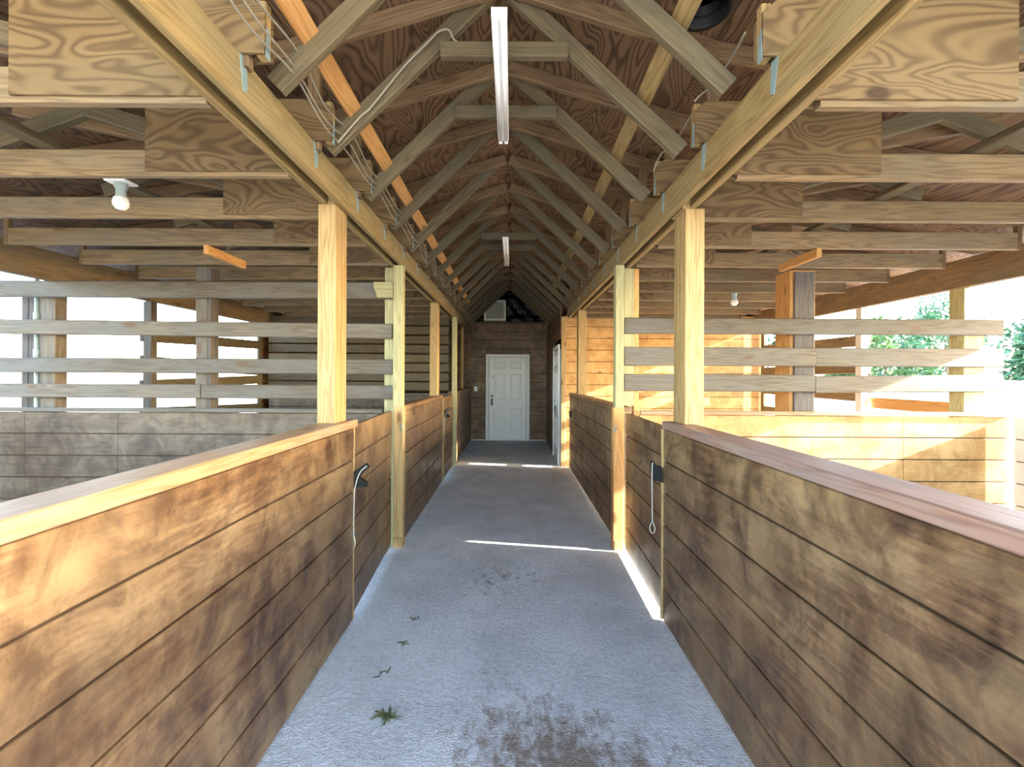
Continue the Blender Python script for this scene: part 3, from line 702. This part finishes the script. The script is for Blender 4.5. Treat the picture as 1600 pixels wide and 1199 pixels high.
# ------------------------------------------------------------------ wiring
yc = truss_y(1)+0.038+0.013
zc = H-0.0
tag(tube('light_cable', [(-0.10, yc-0.02, H+1.70), (-0.19, yc-0.02, H+1.71), (-0.30, yc-0.03, H+1.735), (-0.335, yc-0.04, H+1.785), (-0.39, yc-0.03, H+1.785), (-0.45, yc-0.03, H+1.725), (-0.58, yc-0.02, H+1.60), (-0.74, yc-0.02, H+1.40), (-0.80, yc-0.02, H+1.345), (-0.92, yc-0.015, H+1.21)], 0.0055, 'cable'),
    'pale cable from the near strip light down the left rafter leg', 'cable')
random.seed(5)
for k, lab in enumerate(('uppermost pale cable of the bundle along the top of the left beam', 'lowest cable of the bundle along the left beam', 'middle loose cable of the bundle along the left beam')):
    pts = []
    for i in range(19):
        y = 1.2+i*0.304
        pts.append((-0.895-0.008*k+random.uniform(-0.006, 0.008), y, JB+0.255+0.045*(1-k)+random.uniform(-0.012, 0.012)-(0.035 if i % 2 else 0)))
    tag(tube('wire', pts, 0.0045, 'cable', None, 5, 5), lab, 'cable')
y_a, y_b, y_c = truss_y(0)+0.06, truss_y(1)-0.02, truss_y(2)-0.02
tag(tube('wire', [(0.955, y_a+0.10, JB+0.40), (0.97, 1.95, JB+0.40), (0.955, 2.1, JB+0.38), (0.935, 2.2, JB+0.39), (0.915, y_b-0.02, JB+0.37)], 0.005, 'cable'), 'pale cable looping between the two nearest right gussets', 'cable')
tag(tube('wire', [(0.965, y_b+0.10, JB+0.40), (0.95, 2.6, JB+0.36), (0.925, 2.75, JB+0.37), (0.905, y_c-0.02, JB+0.30)], 0.0045, 'cable'), 'pale cable looping between the second and third right gussets', 'cable')
# black tub under the sheathing
tb = empty('black_tub', (0.855, 1.96, H+1.64))
lathe('shell', [(0.085, 0.08), (0.10, 0.0), (0.112, -0.005), (0.112, -0.012), (0.096, -0.012), (0.09, 0.0), (0.078, 0.065), (0.02, 0.07)], 'black', tb, (0, 0, 0), 28)
lathe('inner_ring', [(0.062, 0.062), (0.066, 0.02), (0.060, 0.02), (0.056, 0.062)], 'black', tb, (0, 0, 0), 24)
tag(tb, 'round black plastic tub tucked under the roof at upper right', 'tub')
# pvc pipe, dark panel at far left
pp = empty('standpipe', (-4.62, 4.26, -0.05))
tube('pipe', [(0, 0, 0), (0, 0, 2.82)], 0.017, 'pvc', pp, 10, 1)
for z in (1.84, 2.20, 2.62): lathe('coupling', [(0.022, -0.04), (0.026, -0.035), (0.026, 0.035), (0.022, 0.04)], 'pvc', pp, (0, 0, z), 12)
tag(pp, 'pale plastic standpipe behind the left divider rails', 'pipe')
dp = empty('dark_shutter', (-4.75, 4.36, -0.05))
for i in range(4): box('plank', -0.13+i*0.07, -0.13+i*0.07+0.066, 0, 0.03, 0.0, 2.45, 'dark_lumber', dp)
box('batten', -0.13, 0.146, 0.031, 0.06, 0.3, 0.4, 'dark_lumber', dp); box('batten', -0.13, 0.146, 0.031, 0.06, 2.0, 2.1, 'dark_lumber', dp)
tag(dp, 'dark plank shutter at the outer end of the left divider', 'shutter')

# ------------------------------------------------------------------ floor litter
def weed(label, x, y, n, sp, hgt):
    vs = []; fs = []
    for i in range(n):
        a = random.uniform(0, 6.28); l = random.uniform(0.3, 1)*sp; bx, by = random.uniform(-sp, sp)*0.4, random.uniform(-sp, sp)*0.3
        ex, ey = bx+l*math.cos(a), by+l*math.sin(a); nx, ny = -math.sin(a)*0.0035, math.cos(a)*0.0035; b0 = len(vs); hz = random.uniform(0.2, 1)*hgt
        mx, my = (bx+ex)/2+random.uniform(-.01, .01), (by+ey)/2+random.uniform(-.01, .01)
        vs += [(bx+nx, by+ny, 0.003), (bx-nx, by-ny, 0.003), (mx-nx, my-ny, hz), (mx+nx, my+ny, hz), (ex, ey, 0.003+hz*0.3)]
        fs += [(b0, b0+1, b0+2, b0+3), (b0+3, b0+2, b0+4)]
    o = mesh_obj('dry_weed', vs, fs, 'weed'); o.location = (x, y, 0.0)
    o.modifiers.new('thick', 'SOLIDIFY').thickness = 0.002
    tag(o, label, 'weed')
weed('tangled clump of green weed on the near aisle floor', -0.575, 2.05, 26, 0.075, 0.018)
weed('few dark stalks near the left gate on the floor', -0.62, 2.86, 5, 0.05, 0.012)
weed('thin scattered stalks left of centre on the floor', -0.68, 2.34, 4, 0.07, 0.012)
weed('sparse stalks beside the near left wall on the floor', -0.62, 2.62, 5, 0.06, 0.010)

# ------------------------------------------------------------------ outside, right: fence, shrubs, trees
pf = empty('picket_fence', (5.6, 11.2, -0.08))
for i in range(50):
    h_ = 1.62+random.uniform(-0.01, 0.01)
    extr('picket', [(i*0.155, 0), (i*0.155+0.135, 0), (i*0.155+0.135, h_), (i*0.155, h_)], 0.02, 'picket', pf, 'XZ', random.uniform(-0.002, 0.002))
for z in (0.35, 1.3): box('rail', 0, 7.75, 0.025, 0.06, z, z+0.09, 'picket', pf)
tag(pf, 'sunlit pale picket fence outside the right stalls', 'fence')
def foliage(name, label, cx, cy, cz, rx, ry, rz, n, mat, trunk=None, cat='tree', ls=0.10):
    r = empty(name, (cx, cy, -0.08)); vs = []; fs = []; cl = []
    for k in range(16):
        a = random.uniform(0, 6.28); u = random.uniform(-0.9, 1); q = math.sqrt(max(0, 1-u*u))*random.uniform(0.4, 0.95)
        cl.append((rx*q*math.cos(a), ry*q*math.sin(a), cz+rz*u*0.85, random.uniform(0.22, 0.42)))
    for i in range(n):
        c = random.choice(cl); d = Vector((random.gauss(0, 1), random.gauss(0, 1), random.gauss(0, 1))).normalized()*random.uniform(0.55, 1)
        p = Vector((c[0]+d.x*rx*c[3]*1.3, c[1]+d.y*ry*c[3]*1.3, max(0.1, c[2]+d.z*rz*c[3]*1.3)))
        u = Vector((random.gauss(0, 1), random.gauss(0, 1), random.gauss(0, .6))).normalized(); v = u.cross(Vector((random.gauss(0, 1), random.gauss(0, 1), random.gauss(0, 1)))).normalized()
        s_ = ls*random.uniform(0.6, 1.3); b0 = len(vs)
        vs += [tuple(p-u*s_), tuple(p+v*s_*0.42), tuple(p+u*s_), tuple(p-v*s_*0.42)]; fs.append((b0, b0+1, b0+2, b0+3))
    mesh_obj('foliage', vs, fs, mat, r)['kind'] = 'stuff'
    tr = trunk or 0.05
    tube('trunk', [(0, 0, 0), (0.05, 0.03, cz*0.5), (-0.03, 0.05, cz)], tr, 'bark', r, 8, 4)
    for k in range(3):
        a = k*2.1; tube('branch', [(0, 0, cz*0.45), (rx*0.3*math.cos(a), ry*0.3*math.sin(a), cz*0.8), (rx*0.5*math.cos(a), ry*0.5*math.sin(a), cz+rz*0.3)], tr*0.5, 'bark', r, 6, 4)
    tag(r, label, cat); return r
foliage('hedge_shrub', 'dense green shrub beyond the picket fence, left of the outer post', 10.7, 13.2, 1.75, 1.3, 1.1, 1.5, 4200, 'leaf', cat='shrub')
foliage('hedge_shrub', 'rounded blue green shrub beyond the picket fence, nearest the outer post', 14.1, 15.4, 2.0, 1.3, 1.2, 1.8, 4200, 'leaf2', cat='shrub')
foliage('hedge_shrub', 'small light green shrub seen through the second right stall', 7.6, 13.0, 1.7, 1.0, 0.9, 1.3, 2200, 'leaf2', cat='shrub')
foliage('garden_tree', 'tall leafy tree at the right edge of the picture', 14.9, 12.2, 2.3, 0.85, 0.8, 1.6, 3200, 'leaf2', 0.12)
foliage('garden_tree', 'pale tree top showing above the uppermost right rail', 20.5, 20.6, 3.9, 1.9, 1.4, 1.5, 3000, 'leaf2', 0.12)
